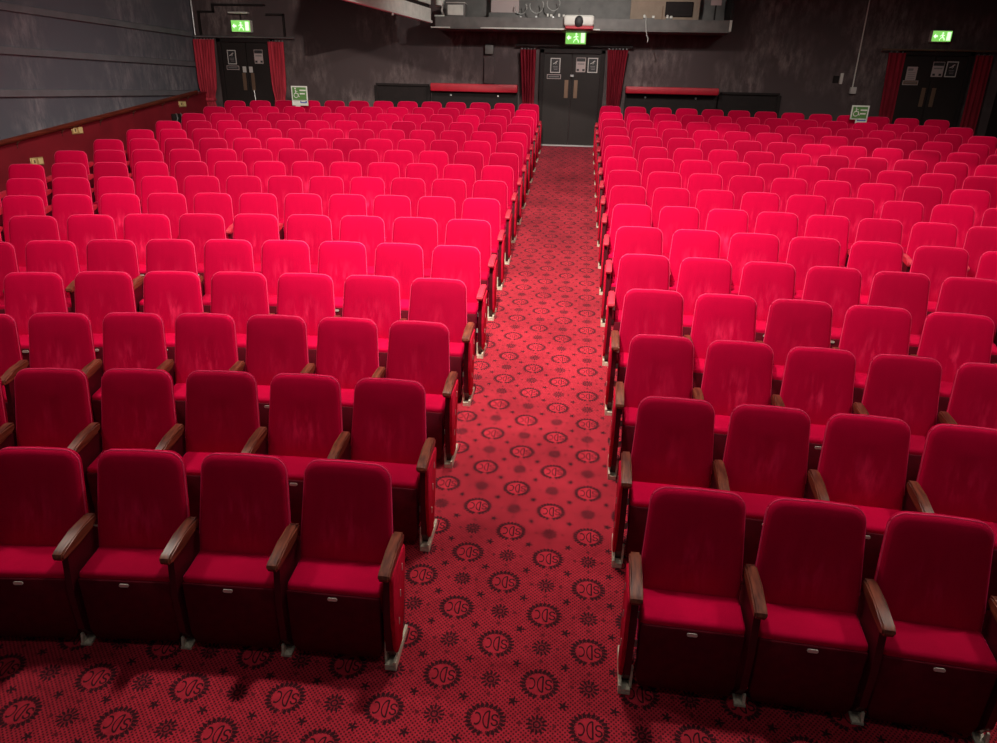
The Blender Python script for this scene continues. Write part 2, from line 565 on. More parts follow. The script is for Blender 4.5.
# ------------------------------------------------------------------ doors, curtains, signs
def poster(x, z, wd, ht, kind, label, yface):
    t = tag(empty('poster', (x, yface, z)), label, 'poster')
    def bx(nm, x0, x1, z0, z1, m, d):
        obj(nm, mbox(nm, (x0, -d, z0), (x1, -d + 0.004, z1)), m, t)
    if kind == 'black':
        bx('border', -wd/2, wd/2, -ht/2, ht/2, 'paper', 0.004)
        bx('print', -wd/2+0.018, wd/2-0.018, -ht/2+0.018, ht/2-0.018, 'print_', 0.007)
        bm = bmesh.new()   # swoosh mark
        add_tube(bm, [(-0.05, -0.0095, 0.03), (-0.01, -0.0095, 0.045), (0.02, -0.0095, 0.075), (0.045, -0.0095, 0.085)], 0.009, 6)
        add_tube(bm, [(0.0, -0.0095, 0.02), (0.02, -0.0095, 0.04), (0.015, -0.0095, 0.06)], 0.008, 6)
        obj('mark', finish(bm, 'mark'), 'paper', t)
        for i, zz in enumerate((-0.02, -0.05, -0.08)):
            bx('text_line', -0.05 + 0.01 * i, 0.05, zz - 0.006, zz + 0.006, 'greyprint', 0.009)
    elif kind == 'white':
        bx('card', -wd/2, wd/2, -ht/2, ht/2, 'pinkpaper', 0.004)
        bx('heading', -wd/2+0.01, wd/2-0.01, ht/2-0.075, ht/2-0.01, 'print_', 0.007)
        bx('text_line', -wd/2+0.03, wd/2-0.03, 0.005, 0.03, 'greyprint', 0.007)
        for sx in (-1, 1):
            bx('block', sx*0.06-0.025, sx*0.06+0.025, -ht/2+0.02, -ht/2+0.06, 'print_', 0.007)
    elif kind == 'notice':
        bx('card', -wd/2, wd/2, -ht/2, ht/2, 'pinkpaper', 0.004)
        bx('block', -wd/2+0.02, 0.02, 0.05, ht/2-0.03, 'greyprint', 0.007)
        for zz in (0.015, -0.02, -0.055, -0.09):
            bx('text_line', -wd/2+0.03, wd/2-0.03, zz - 0.005, zz + 0.005, 'greyprint', 0.007)
    else:      # small landscape strip
        bx('border', -wd/2, wd/2, -ht/2, ht/2, 'pinkpaper', 0.004)
        bx('print', -wd/2+0.012, wd/2-0.012, -ht/2+0.012, ht/2-0.012, 'print_' if kind == 'strip' else 'bronze', 0.007)
        bx('text_line', -wd/2+0.04, wd/2-0.04, -0.008, 0.008, 'greyprint', 0.009)
    return t

def double_door(n, xc, half, top, label):
    zb = floor_z(YB)
    d = struct(empty('door_%d' % n, (xc, YB, zb)), label)
    h = top - zb
    for s in (-1, 1):
        lf = obj('leaf', mbox('leaf', (min(s*0.006, s*half), -0.055, 0.012), (max(s*0.006, s*half), -0.005, h), 0.006, 1), 'doorblack', d)
        obj('push_plate', mbox('push_plate', (s*0.10-0.04, -0.062, 0.98), (s*0.10+0.04, -0.055, 1.34), 0.003, 1), 'bronze', lf)
    bm = bmesh.new()
    for s in (-1, 1):
        add_box(bm, (s*(half+0.04)-0.045, -0.09, 0), (s*(half+0.04)+0.045, 0.01, h+0.08), 0.006, 1)
    add_box(bm, (-half-0.085, -0.09, h), (half+0.085, 0.01, h+0.09), 0.006, 1)
    obj('door_frame', finish(bm, 'door_frame'), 'black', d)
    obj('threshold', mbox('threshold', (-half-0.02, -0.15, -0.012), (half+0.02, -0.0, 0.022), 0.005, 1), 'steel', d)
    return d

d1 = double_door(1, -7.22, 0.56, 2.60, 'black double doors between red curtains in the left corner')
d2 = double_door(2, -0.02, 0.60, 2.50, 'black double doors at the end of the aisle')
d3 = double_door(3, 7.28, 0.62, 2.58, 'black double doors between red curtains on the right')
for s in (-1, 1):   # notices over the left handles
    obj('keyhole_notice', mbox('keyhole_notice', (s*0.075-0.04, -0.064, 1.35), (s*0.075+0.04, -0.055, 1.47)), 'paper', d1)
obj('pull_cord', mtube('pull_cord', [(0.10, -0.065, 0.98), (0.11, -0.066, 0.86), (0.115, -0.066, 0.70)], 0.008, 6), 'steel', d1)
obj('lock_case', mbox('lock_case', (-0.03, -0.08, 1.40), (0.05, -0.05, 1.45), 0.006, 1), 'steel', d2)

YF = YB - 0.056
poster(-7.56, 2.30, 0.20, 0.29, 'black', 'white-bordered black poster on the left corner door', YF)
poster(-7.56, 2.085, 0.29, 0.085, 'strip', 'small dark strip notice under the black poster on left corner door', YF)
poster(-6.94, 2.32, 0.20, 0.28, 'white', 'pale poster with black heading on the left corner doors', YF)
poster(-0.375, 2.265, 0.21, 0.29, 'black', 'white-bordered black poster on left leaf of the centre aisle doors', YF)
poster(-0.395, 2.045, 0.30, 0.09, 'strip', 'small dark strip notice under poster on the centre aisle doors', YF)
poster(0.165, 2.285, 0.20, 0.28, 'white', 'pale poster with black heading on the centre aisle doors', YF)
poster(0.415, 2.28, 0.21, 0.29, 'black', 'white-bordered black poster on right leaf of the centre aisle doors', YF)
poster(6.87, 2.25, 0.20, 0.25, 'notice', 'pale printed notice on left leaf of the right-hand doors', YF)
poster(6.885, 2.075, 0.30, 0.085, 'bronze', 'small brown strip notice under the printed notice on right-hand doors', YF)
poster(7.36, 2.335, 0.22, 0.28, 'white', 'pale poster with black heading on the right-hand doors', YF)
poster(7.62, 2.34, 0.22, 0.29, 'black', 'white-bordered black poster on the right-hand doors', YF)

def curtain(xt0, xt1, xb0, xb1, ztop, zbot, label, folds=6, tie=None, depth=0.05, mat='shaded_curtain'):
    t = tag(empty('curtain', ((xt0 + xt1) / 2, YB - 0.16, zbot)), label, 'curtain', 'red door curtains')
    xo = (xt0 + xt1) / 2
    bm = bmesh.new()
    nu, nv = folds * 8, 16
    grid = {}
    for j in range(nv + 1):
        v = j / nv
        z = (ztop - zbot) * (1 - v)
        e = v ** 0.8
        a = xt0 + (xb0 - xt0) * e - xo
        b = xt1 + (xb1 - xt1) * e - xo
        if tie is not None:
            q = math.exp(-((v - tie) / 0.08) ** 2) * 0.16
            a, b = a + (b - a) * q, b - (b - a) * q
        for i in range(nu + 1):
            u = i / nu
            ph = 2 * math.pi * folds * (u + 0.02 * math.sin(5 * v + u * 9))
            amp = depth * (0.75 + 0.25 * math.sin(3.1 * u + 2 * v))
            grid[i, j, 0] = bm.verts.new((a + (b - a) * u, -amp * math.sin(ph), z))
            grid[i, j, 1] = bm.verts.new((a + (b - a) * u, -amp * math.sin(ph) + 0.012, z))
    for j in range(nv):
        for i in range(nu):
            bm.faces.new((grid[i, j, 0], grid[i + 1, j, 0], grid[i + 1, j + 1, 0], grid[i, j + 1, 0]))
            bm.faces.new((grid[i, j, 1], grid[i, j + 1, 1], grid[i + 1, j + 1, 1], grid[i + 1, j, 1]))
    for j in range(nv):
        for i in (0, nu):
            bm.faces.new((grid[i, j, 0], grid[i, j + 1, 0], grid[i, j + 1, 1], grid[i, j, 1]))
    for i in range(nu):
        for j in (0, nv):
            bm.faces.new((grid[i, j, 0], grid[i + 1, j, 0], grid[i + 1, j, 1], grid[i, j, 1]))
    obj('drape', finish(bm, 'drape', angle=80), mat, t)
    for i in range(folds):
        u = (i + 0.5) / folds
        rg = obj('ring', mtube('ring', [(xt0 + (xt1 - xt0) * u - xo + 0.013 * math.cos(k * math.pi / 5), 0.03, ztop - zbot + 0.012 + 0.013 * math.sin(k * math.pi / 5)) for k in range(11)], 0.005, 5), 'steel', t)
    if tie is not None:
        zt = (ztop - zbot) * (1 - tie)
        a = xt0 + (xb0 - xt0) * tie ** 0.8 - xo
        b = xt1 + (xb1 - xt1) * tie ** 0.8 - xo
        obj('tie_band', mbox('tie_band', (a + (b-a)*0.12, -depth-0.02, zt - 0.03), (b - (b-a)*0.12, depth + 0.02, zt + 0.03), 0.012), 'curtain', t)
zfl = floor_z(YB)
curtain(-8.36, -7.87, -8.34, -8.02, 2.645, zfl + 0.02, 'dusty red curtain hanging in the corner left of the left doors', 7, 0.62, 0.05, 'curtain')
curtain(-6.66, -6.30, -6.62, -6.36, 2.62, zfl + 0.02, 'red curtain on the right side of the left corner doors', 5, 0.62, 0.05, 'curtain')
curtain(-1.13, -0.79, -1.00, -0.80, 2.56, zfl + 0.02, 'dull red curtain left of the centre aisle doors', 5)
curtain(0.70, 1.13, 0.78, 0.98, 2.58, zfl + 0.02, 'dull red curtain right of the centre aisle doors', 6)
curtain(6.31, 6.64, 6.40, 6.66, 2.62, zfl + 0.02, 'flat red curtain on the left side of the right-hand doors', 3, None, 0.02)
curtain(7.98, 8.30, 8.02, 8.33, 2.60, zfl + 0.02, 'flat red curtain on the right side of the right-hand doors', 3, None, 0.02)

def curtain_rail(x0, x1, z, label, mat='steel'):
    t = tag(empty('curtain_rail', ((x0 + x1) / 2, YB - 0.13, z)), label, 'curtain rail')
    h = (x1 - x0) / 2
    obj('pole', mtube('pole', [(-h, 0, 0), (h, 0, 0)], 0.018), mat, t)
    for s in (-1, 1):
        obj('end_cap', mtube('end_cap', [(s * h, 0, 0), (s * (h + 0.04), 0, 0)], 0.022, 10), mat, t)
        obj('bracket', mtube('bracket', [(s * (h - 0.12), 0, 0), (s * (h - 0.12), 0.135, 0)], 0.012, 6), mat, t)
curtain_rail(-8.30, -6.10, 2.70, 'bright metal curtain rail over the left corner doors')
curtain_rail(-1.18, 1.18, 2.64, 'dark curtain rail over the centre aisle doors', 'black')
curtain_rail(6.22, 8.36, 2.68, 'metal curtain rail over the right-hand doors', 'bronze')

def exit_sign(x, y, z, wd, ht, label, light_bar=False):
    t = tag(empty('exit_sign', (x, y, z)), label, 'exit sign', 'lit green exit signs')
    obj('case', mbox('case', (-wd/2, 0, 0), (wd/2, 0.12, ht), 0.008, 1), 'signwhite', t)
    obj('panel', mbox('panel', (-wd/2+0.012, -0.006, 0.012), (wd/2-0.012, 0.0, ht-0.012)), 'exitgreen', t)
    u = ht / 0.24
    f = -0.012
    bm = bmesh.new()     # arrow, running figure, doorway
    def poly(pts):
        add_prism(bm, [(p[0] * wd, p[1] * ht) for p in pts], 1, f, f + 0.006)
    poly([(-0.36, 0.42), (-0.22, 0.42), (-0.22, 0.58), (-0.36, 0.58)])
    poly([(-0.43, 0.50), (-0.32, 0.30), (-0.32, 0.70)])
    obj('arrow', finish(bm, 'arrow', False), 'exitwhite', t)
    bm = bmesh.new()
    add_tube(bm, [(0.02*wd, f, 0.76*ht), (0.02*wd, f-0.004, 0.76*ht)], 0.075*ht, 12)
    for pts, rr in (([(0.0, 0.66), (0.04, 0.42)], 0.055), ([(0.04, 0.42), (-0.06, 0.32), (-0.10, 0.16)], 0.04), ([(0.04, 0.42), (0.12, 0.30), (0.14, 0.15)], 0.04),
                    ([(0.0, 0.62), (-0.10, 0.50)], 0.03), ([(0.0, 0.62), (0.12, 0.56)], 0.03)):
        add_tube(bm, [(p[0]*wd, f, p[1]*ht) for p in pts], rr*ht, 6)
    obj('running_figure', finish(bm, 'running_figure'), 'exitwhite', t)
    bm = bmesh.new()
    poly([(0.24, 0.14), (0.42, 0.14), (0.42, 0.86), (0.24, 0.86)])
    obj('doorway', finish(bm, 'doorway', False), 'exitwhite', t)
    if light_bar:
        obj('light_bar', mbox('light_bar', (-wd/2-0.02, -0.06, ht+0.12), (wd/2-0.02, 0.06, ht+0.155), 0.008, 1), 'ceilpale', t)
        obj('stem', mtube('stem', [(0, 0.04, ht), (0, 0.04, ht + 0.13)], 0.012, 6), 'black', t)
    return t
exit_sign(-7.25, YB - 0.12, 2.80, 0.44, 0.24, 'green exit sign over the left corner doors', True)
exit_sign(0.025, YB - 0.12, 2.67, 0.44, 0.26, 'green exit sign over the centre aisle doors')
exit_sign(7.26, YB - 0.12, 2.83, 0.38, 0.21, 'green exit sign over the right-hand doors')

# dark boarding round the left doors
t = tag(empty('door_pelmet', (-7.25, YB, 2.74)), 'black boxed pelmet frame above the left corner doors', 'pelmet')
bm = bmesh.new()
for (x0, x1, z0, z1) in ((-1.0, -0.62, 0.44, 0.48), (0.55, 0.96, 0.40, 0.44), (-0.66, -0.62, 0.44, 0.62), (0.92, 0.96, 0.0, 0.44), (-0.62, 0.55, 0.58, 0.62), (-1.0, -0.96, 0.0, 0.46)):
    add_box(bm, (x0, -0.05, z0), (x1, 0.01, z1), 0.004, 1)
obj('frame', finish(bm, 'frame'), 'black', t)

# low boarded partitions and padded leaning rails behind the last row
def partition(x0, x1, ztop, label):
    t = tag(empty('partition', ((x0 + x1) / 2, YB - 0.01, floor_z(YB))), label, 'partition')
    h, H = (x1 - x0) / 2, ztop - floor_z(YB)
    obj('board', mbox('board', (-h, -0.05, 0.0), (h, 0, H - 0.02)), 'black', t)
    obj('top_rail', mbox('top_rail', (-h, -0.09, H - 0.05), (h, 0.0, H), 0.006, 1), 'black', t)
    for s in (-1, 1):
        obj('stile', mbox('stile', (s * h - 0.04, -0.08, 0), (s * h + 0.04, 0, H - 0.05), 0.006, 1), 'black', t)
    return t
partition(-4.30, -3.12, 1.84, 'black framed low partition left of the left padded rail')
partition(3.14, 4.34, 1.82, 'black framed low partition right of the right padded rail')
def padded_rail(x0, x1, z0, z1, label):
    t = tag(empty('padded_rail', ((x0 + x1) / 2, YB - 0.02, floor_z(YB))), label, 'leaning rail', 'padded rails by the centre doors')
    h, zf = (x1 - x0) / 2, floor_z(YB)
    obj('back_board', mbox('back_board', (-h, -0.06, 0), (h, 0, z0 - zf)), 'black', t)
    obj('padding', mbox('padding', (-h, -0.24, z0 - zf), (h, -0.0, z1 - zf), 0.025), 'pad', t)
    for i in (-1, 1):
        obj('bolt', mtube('bolt', [(i * h * 0.55, -0.06, z0 - zf - 0.07), (i * h * 0.55, -0.075, z0 - zf - 0.07)], 0.02, 8), 'steel', t)
    return t
padded_rail(-3.05, -1.16, 1.70, 1.865, 'long red padded leaning rail left of the centre doors')
padded_rail(1.14, 3.06, 1.745, 1.885, 'long red padded leaning rail right of the centre doors')

# trunking with junction box, conduit, switch
t = tag(empty('cable_trunking', (-1.80, YB, 1.50)), 'grey box and vertical trunking on the wall left of centre doors', 'trunking')
obj('trunk', mbox('trunk', (-0.11, -0.05, 0.375), (0.11, 0, 0.90), 0.006, 1), 'wall_b', t)
obj('junction_box', mbox('junction_box', (-0.09, -0.09, 0.96), (0.09, 0, 1.14), 0.01), 'greypaint', t)
t = tag(empty('conduit', (5.80, YB - 0.02, 1.84)), 'thin white conduit running down the dark wall to a small box', 'conduit')
obj('pipe', mtube('pipe', [(-0.02, -0.02, 0.1), (-0.02, -0.02, CEIL - 1.86)], 0.012, 8), 'white', t)
obj('socket_box', mbox('socket_box', (-0.06, -0.05, 0.0), (0.06, 0.02, 0.13), 0.008, 1), 'paper', t)
t = tag(empty('wall_switch', (5.53, YB, 2.02)), 'small white upright fitting on the dark wall beside the conduit', 'switch')
obj('body', mbox('body', (-0.03, -0.05, 0), (0.03, 0, 0.21), 0.012), 'white', t)
obj('base_plate', mbox('base_plate', (-0.16, -0.012, 0.02), (-0.04, 0, 0.16), 0.004, 1), 'black', t)

# ------------------------------------------------------------------ control gantry over the centre doors
g = struct(empty('trim_2', (0.1, 15.5, 2.91)), 'grey control gantry beam above the centre doors')
obj('beam', mbox('beam', (-2.93, 0, 0), (2.93, 0.10, 0.20), 0.004, 1), 'greypaint', g)
obj('soffit', mbox('soffit', (-2.93, 0.0, -0.02), (2.93, 0.74, 0.0)), 'greypaint', g)
obj('lip', mbox('lip', (-2.0, -0.018, -0.014), (0.4, 0.0, 0.012), 0.003, 1), 'ceilpale', g)
obj('lip', mbox('lip', (-3.02, -0.018, -0.014), (-2.62, 0.0, 0.012), 0.003, 1), 'ceilpale', g)
obj('end_cap', mbox('end_cap', (2.90, -0.03, 0.0), (2.945, 0.0, 0.20), 0.003, 1), 'ceilpale', g)
obj('end_wall', mbox('end_wall', (2.90, 0.0, 0.2), (2.95, 0.74, 1.4)), 'black', g)
obj('shelf', mbox('shelf', (-2.9, 0.1, 0.17), (2.9, 0.74, 0.20)), 'greypaint', g)
obj('back_panel', mbox('back_panel', (-2.9, 0.66, 0.2), (2.9, 0.74, 1.0)), 'greypaint', g)

# pale bulkhead running out from the gantry
t = struct(empty('trim_3', (-2.9, 15.42, 3.0)), 'pale ceiling bulkhead with a dark groove')
dirv = Vector((-0.58, -3.59, 0)).normalized()
def strip(nm, o0, o1, z0, z1, m):
    bm = bmesh.new()
    vs_ = []
    for z in (z0, z1):
        for base, off in ((Vector((0, 0, 0)), o0), (Vector((0, 0, 0)), o1), (dirv * 4.2, o1), (dirv * 4.2, o0)):
            vs_.append(bm.verts.new((base.x + off, base.y, z)))
    for f in ((0, 1, 2, 3), (4, 5, 6, 7), (0, 1, 5, 4), (1, 2, 6, 5), (2, 3, 7, 6), (3, 0, 4, 7)):
        bm.faces.new([vs_[i] for i in f])
    return obj(nm, finish(bm, nm, False), m, t)
strip('edge_bead', -0.05, 0.03, -0.02, 0.025, 'white')
strip('fascia', -0.05, 0.0, 0.025, 0.24, 'ceilpale')
strip('groove', -0.05, -0.03, 0.24, 0.31, 'black')
strip('upper_face', -0.05, 0.0, 0.31, CEIL - 3.0, 'ceilpale')
obj('hook', mtube('hook', [Vector((0, 0, 0)) + dirv * 1.95, Vector((0, 0, -0.06)) + dirv * 1.95], 0.02, 8), 'white', t)

# things on the gantry
t = tag(empty('speaker_box', (-2.42, 15.66, 3.11)), 'square grey cabinet on the left end of the gantry', 'cabinet')
obj('case', mbox('case', (-0.19, -0.12, 0), (0.19, 0.22, 0.25), 0.012), 'greypaint', t)
obj('grille', mbox('grille', (-0.16, -0.13, 0.03), (0.16, -0.118, 0.215), 0.004, 1), 'ceilpale', t)
obj('top_edge', mbox('top_edge', (-0.19, -0.13, 0.25), (0.19, 0.22, 0.262), 0.003, 1), 'white', t)
t = tag(empty('lantern', (-2.74, 15.66, 3.11)), 'white stage lantern in a yoke at the left end of the gantry', 'lantern')
obj('foot', mbox('foot', (-0.12, -0.1, 0), (0.10, 0.12, 0.03), 0.006, 1), 'ceilpale', t)
obj('body', mtube('body', [(-0.03, -0.02, 0.20), (-0.03, 0.0, 0.42), (-0.03, 0.02, 0.52)], [0.085, 0.10, 0.06], 16), 'white', t)
obj('yoke', mtube('yoke', [(0.07, 0, 0.02), (0.02, 0, 0.12), (0.05, 0, 0.26), (0.09, 0, 0.34)], 0.022, 8), 'white', t)
t = tag(empty('prompt_board', (-1.45, 15.95, 3.11)), 'pinkish tilted board on the gantry behind coiled cables', 'board')
bm = bmesh.new(); add_box(bm, (-0.30, 0, 0.12), (0.28, 0.03, 0.50), 0.006, 1)
obj('panel', finish(bm, 'panel'), 'pinkpaper', t)
obj('stand', mbox('stand', (-0.34, -0.05, 0.0), (0.3, 0.08, 0.12), 0.008, 1), 'greypaint', t)
for i, (x, zz, rr) in enumerate(((-1.12, 3.32, 0.12), (-0.80, 3.36, 0.14), (-0.46, 3.40, 0.13))):
    t = tag(empty('cable_coil', (x, 15.85, 3.11)), ['grey cable loop hanging nearest the pinkish board on the gantry', 'middle grey cable loop hanging on the gantry', 'rightmost grey cable loop hanging on the gantry'][i], 'cable', 'cable loops on the gantry')
    obj('loop', mtube('loop', [(rr * math.cos(k * math.pi / 10), 0.02 * math.sin(k), zz - 3.11 + rr * math.sin(k * math.pi / 10)) for k in range(-11, 3)], 0.010, 6), 'cable', t)
    obj('clip', mbox('clip', (-0.02, -0.02, 0.0), (0.02, 0.02, 0.06)), 'steel', t)
for i, (x, ww) in enumerate(((-0.52, 0.12), (-0.28, 0.14), (1.45, 0.22), (1.85, 0.12))):
    t = tag(empty('small_fitting', (x, 15.64, 3.11)), ['tiny pale fitting on the gantry left of the projector', 'tiny pale fitting next to the projector on its left', 'small pale clip strip on the gantry beside the beige board', 'tiny pale clip at the foot of the beige board'][i], 'fitting', 'small fittings on the gantry')
    obj('base', mbox('base', (-ww/2, -0.03, 0), (ww/2, 0.05, 0.03), 0.004, 1), 'greypaint', t)
    obj('knob', mbox('knob', (-ww/2, -0.02, 0.03), (-ww/2 + 0.04, 0.02, 0.09), 0.008, 1), 'white', t)
    obj('knob', mbox('knob', (ww/2 - 0.05, -0.02, 0.03), (ww/2, 0.02, 0.075), 0.008, 1), 'white', t)

t = tag(empty('display_board', (1.75, 15.98, 3.11)), 'beige board with a dark screen standing on the gantry', 'board')
obj('panel', mbox('panel', (-0.65, 0, 0), (0.72, 0.04, 0.8), 0.006, 1), 'beige', t)
obj('seam', mbox('seam', (-0.02, -0.006, 0), (0.0, 0.002, 0.28)), 'bronze', t)
obj('screen', mbox('screen', (0.04, -0.04, 0.09), (0.58, 0.0, 0.36), 0.008, 1), 'black', t)
t = tag(empty('notice_card', (2.72, 15.62, 3.11)), 'small pinkish card on the right end of the gantry', 'card')
obj('card', mbox('card', (-0.10, 0, 0.27), (0.10, 0.01, 0.48)), 'pinkpaper', t)
obj('stem', mbox('stem', (-0.015, 0.0, 0), (0.015, 0.012, 0.27)), 'black', t)
obj('dangling_cable', mtube('dangling_cable', [(1.28, -0.03, 0.25), (1.30, -0.03, 0.05), (1.32, -0.03, -0.08), (1.36, -0.025, -0.15), (1.35, -0.02, -0.21)], 0.010, 6), 'cable', g)

t = tag(empty('projector', (0.075, 15.38, 2.96)), 'white projector with a dark round lens above the centre exit sign', 'projector')
obj('body', mbox('body', (-0.30, -0.02, 0.0), (0.30, 0.12, 0.20), 0.05, 4), 'white', t)
bm = bmesh.new()
bmesh.ops.create_uvsphere(bm, u_segments=20, v_segments=12, radius=0.095)
for v in bm.verts: v.co = Vector((v.co.x * 0.9, v.co.y * 0.55 - 0.03, v.co.z * 1.1 + 0.08))
obj('lens', finish(bm, 'lens'), 'print_', t)
obj('red_shelf', mbox('red_shelf', (-0.26, -0.03, -0.05), (0.29, 0.12, 0.0), 0.006, 1), 'pad', t)
obj('arm', mtube('arm', [(-0.0, 0.05, 0.2), (0.0, 0.05, 0.30)], 0.015, 6), 'steel', t)

# ------------------------------------------------------------------ wheelchair-space signs clipped to the last row
def access_sign(x, y, z0, wd, ht, label, rz, blue_x0):
    t = tag(empty('access_sign', (x, y, z0), rz), label, 'sign', 'wheelchair space signs on the last row')
    zc0 = ht * 0.36
    obj('board', mbox('board', (-wd/2, 0, zc0 - 0.02), (wd/2, 0.012, ht), 0.003, 1), 'signwhite', t)
    obj('green_field', mbox('green_field', (-wd/2+0.025, -0.004, zc0), (wd/2-0.025, 0.002, ht-0.025)), 'signgreen', t)
    obj('tab', mbox('tab', (-wd/2 if blue_x0 > 0 else -0.05, 0.0, 0.04), (wd/2, 0.012, zc0), 0.003, 1), 'signwhite', t)
    obj('blue_field', mbox('blue_field', (blue_x0*wd, -0.004, 0.09), (wd/2-0.025, 0.002, zc0-0.02)), 'signblue', t)
    obj('blue_text', mbox('blue_text', (blue_x0*wd+0.02, -0.007, 0.11), (wd/2-0.05, -0.003, 0.135)), 'signwhite', t)
    obj('tail', mbox('tail', (-0.10 if blue_x0 > 0 else -0.04, 0.0, 0.0), (0.0 if blue_x0 > 0 else 0.05, 0.012, 0.05)), 'signwhite', t)
    bm = bmesh.new()     # wheelchair user
    cx, cz, rr = -wd*0.22, zc0 + 0.085, 0.042
    add_tube(bm, [(cx + rr * math.cos(a), -0.006, cz + rr * math.sin(a)) for a in [math.radians(q) for q in range(100, 375, 25)]], 0.009, 6)
    add_tube(bm, [(cx-0.005, -0.006, cz + 0.11), (cx, -0.006, cz + 0.04), (cx + 0.04, -0.006, cz + 0.035), (cx + 0.055, -0.006, cz - 0.02), (cx + 0.075, -0.006, cz - 0.02)], 0.011, 6)
    add_tube(bm, [(cx, -0.006, cz + 0.08), (cx + 0.035, -0.006, cz + 0.075)], 0.008, 6)
    add_tube(bm, [(cx-0.008, -0.002, cz + 0.135), (cx-0.008, -0.010, cz + 0.135)], 0.016, 10)
    obj('wheelchair_mark', finish(bm, 'wheelchair_mark'), 'signwhite', t)
    for zz, x1 in ((ht - 0.085, 0.40), (ht - 0.150, 0.34)):
        obj('text_line', mbox('text_line', (0.02*wd, -0.007, zz - 0.012), (x1*wd, -0.003, zz + 0.014)), 'signwhite', t)
    return t

# ------------------------------------------------------------------ theatre seats
S0 = 0.53
def outline(n=10):
    """front outline of the backrest (x, z): rounded top corners, widening towards the arms"""
    zb, zt = 0.37, 0.92
    wt, wb, rad = 0.218, 0.2365, 0.078
    pts = [(-wb + 0.02, zb), (wb - 0.02, zb), (wb, zb + 0.02), (wb, 0.50)]
    for i in range(3):
        q = (i + 1) / 4
        pts.append((wb + (wt - wb) * q, 0.50 + (zt - rad - 0.50) * q))
    for i in range(n + 1):
        a = math.pi / 2 * i / n
        pts.append((wt - rad + rad * math.cos(a), zt - rad + rad * math.sin(a)))
    pts.append((0, zt + 0.004))
    full = [p for p in pts if p[0] > 0]
    left = [(-x, z) for x, z in reversed(full)]
    right = full
    loop = right + [pts[-1]] + left
    return loop
def lean(z): return -(0.92 - z) * 0.235       # the front face leans back towards the top
def backrest_mesh(n=10, fine=True):
    bm = bmesh.new()
    loop = outline(n)
    cz = 0.645
    layers = [(0.030, 0.026), (0.008, 0.020), (0.0, 0.006), (0.0, -0.010), (0.003, -0.024), (0.010, -0.033), (0.022, -0.037), (0.06, -0.040), (0.12, -0.043), (0.17, -0.044)]
    if not fine:
        layers = [(0.03, 0.026), (0.0, 0.010), (0.0, -0.010), (0.008, -0.030), (0.03, -0.038), (0.13, -0.043)]
    rings = []
    for ins, dy in layers:
        rr = []
        for x, z in loop:
            fx = 1 - ins / 0.225
            fz = 1 - ins / 0.275
            X_, Z_ = x * fx, cz + (z - cz) * fz
            rr.append(bm.verts.new((X_, lean(Z_) + dy, Z_)))
        rings.append(rr)
    m = len(loop)
    for a, b in zip(rings, rings[1:]):
        for j in range(m):
            bm.faces.new((a[j], a[(j + 1) % m], b[(j + 1) % m], b[j]))
    for rg, s in ((rings[0], 1), (rings[-1], 1)):
        c = bm.verts.new((0, sum(v.co.y for v in rg) / m, cz))
        for j in range(m):
            bm.faces.new((rg[j], rg[(j + 1) % m], c))
    return finish(bm, 'backrest', angle=60)

def edge_sheen_mesh(n=8, sides=6):  # thin tube along the backrest edge that paints in the velvet's rim highlight
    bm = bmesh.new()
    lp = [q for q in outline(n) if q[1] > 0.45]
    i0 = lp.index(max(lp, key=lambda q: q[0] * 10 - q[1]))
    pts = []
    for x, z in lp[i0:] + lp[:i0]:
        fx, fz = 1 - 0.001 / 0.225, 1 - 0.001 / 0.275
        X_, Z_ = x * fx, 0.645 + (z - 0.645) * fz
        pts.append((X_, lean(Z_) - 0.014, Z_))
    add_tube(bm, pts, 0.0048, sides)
    return finish(bm, 'edge_sheen')

def cushion_mesh(seg=3):
    """tipped-up seat cushion: its front edge now faces up"""
    bm = bmesh.new()
    t = bmesh.new()
    bmesh.ops.create_cube(t, size=1)
    lo, hi = (-0.234, -0.345, 0.05), (0.236, -0.135, 0.425)
    for v in t.verts:
        v.co = Vector([lo[i] + (v.co[i] + 0.5) * (hi[i] - lo[i]) for i in range(3)])
        if v.co.z < 0.2 : v.co.x *= 0.93
    bmesh.ops.bevel(t, geom=list(t.edges), offset=0.022, segments=seg, affect='EDGES', profile=0.5)
    for v in t.verts:      # slight crown, falling towards the room
        if v.co.z > 0.38:
            v.co.z += 0.010 * (1 - (v.co.x / 0.236) ** 2) - 0.02 * max(0, (-0.2 - v.co.y)) / 0.14
    merge(bm, t)
    return finish(bm, 'seat_cushion', angle=60)

def base_mesh():
    bm = bmesh.new()
    add_prism(bm, [(-0.230, 0.375), (-0.228, 0.06), (-0.21, 0.0), (0.21, 0.0), (0.228, 0.06), (0.230, 0.375)], 1, -0.356, -0.30)
    bmesh.ops.bevel(bm, geom=[e for e in bm.edges], offset=0.006, segments=1, affect='EDGES')
    return finish(bm, 'seat_base', angle=50)

def plate_mesh():
    bm = bmesh.new()
    pts = []
    for i in range(16):
        a = 2 * math.pi * i / 16
        pts.append(((0.014 if math.cos(a) > 0 else -0.014) + 0.010 * math.cos(a), 0.352 + 0.0095 * math.sin(a)))
    add_prism(bm, pts, 1, -0.362, -0.356)
    return finish(bm, 'number_plate', False)
def digit_mesh():
    bm = bmesh.new()
    add_box(bm, (-0.005, -0.3635, 0.346), (0.005, -0.362, 0.358))
    return finish(bm, 'seat_number', False)

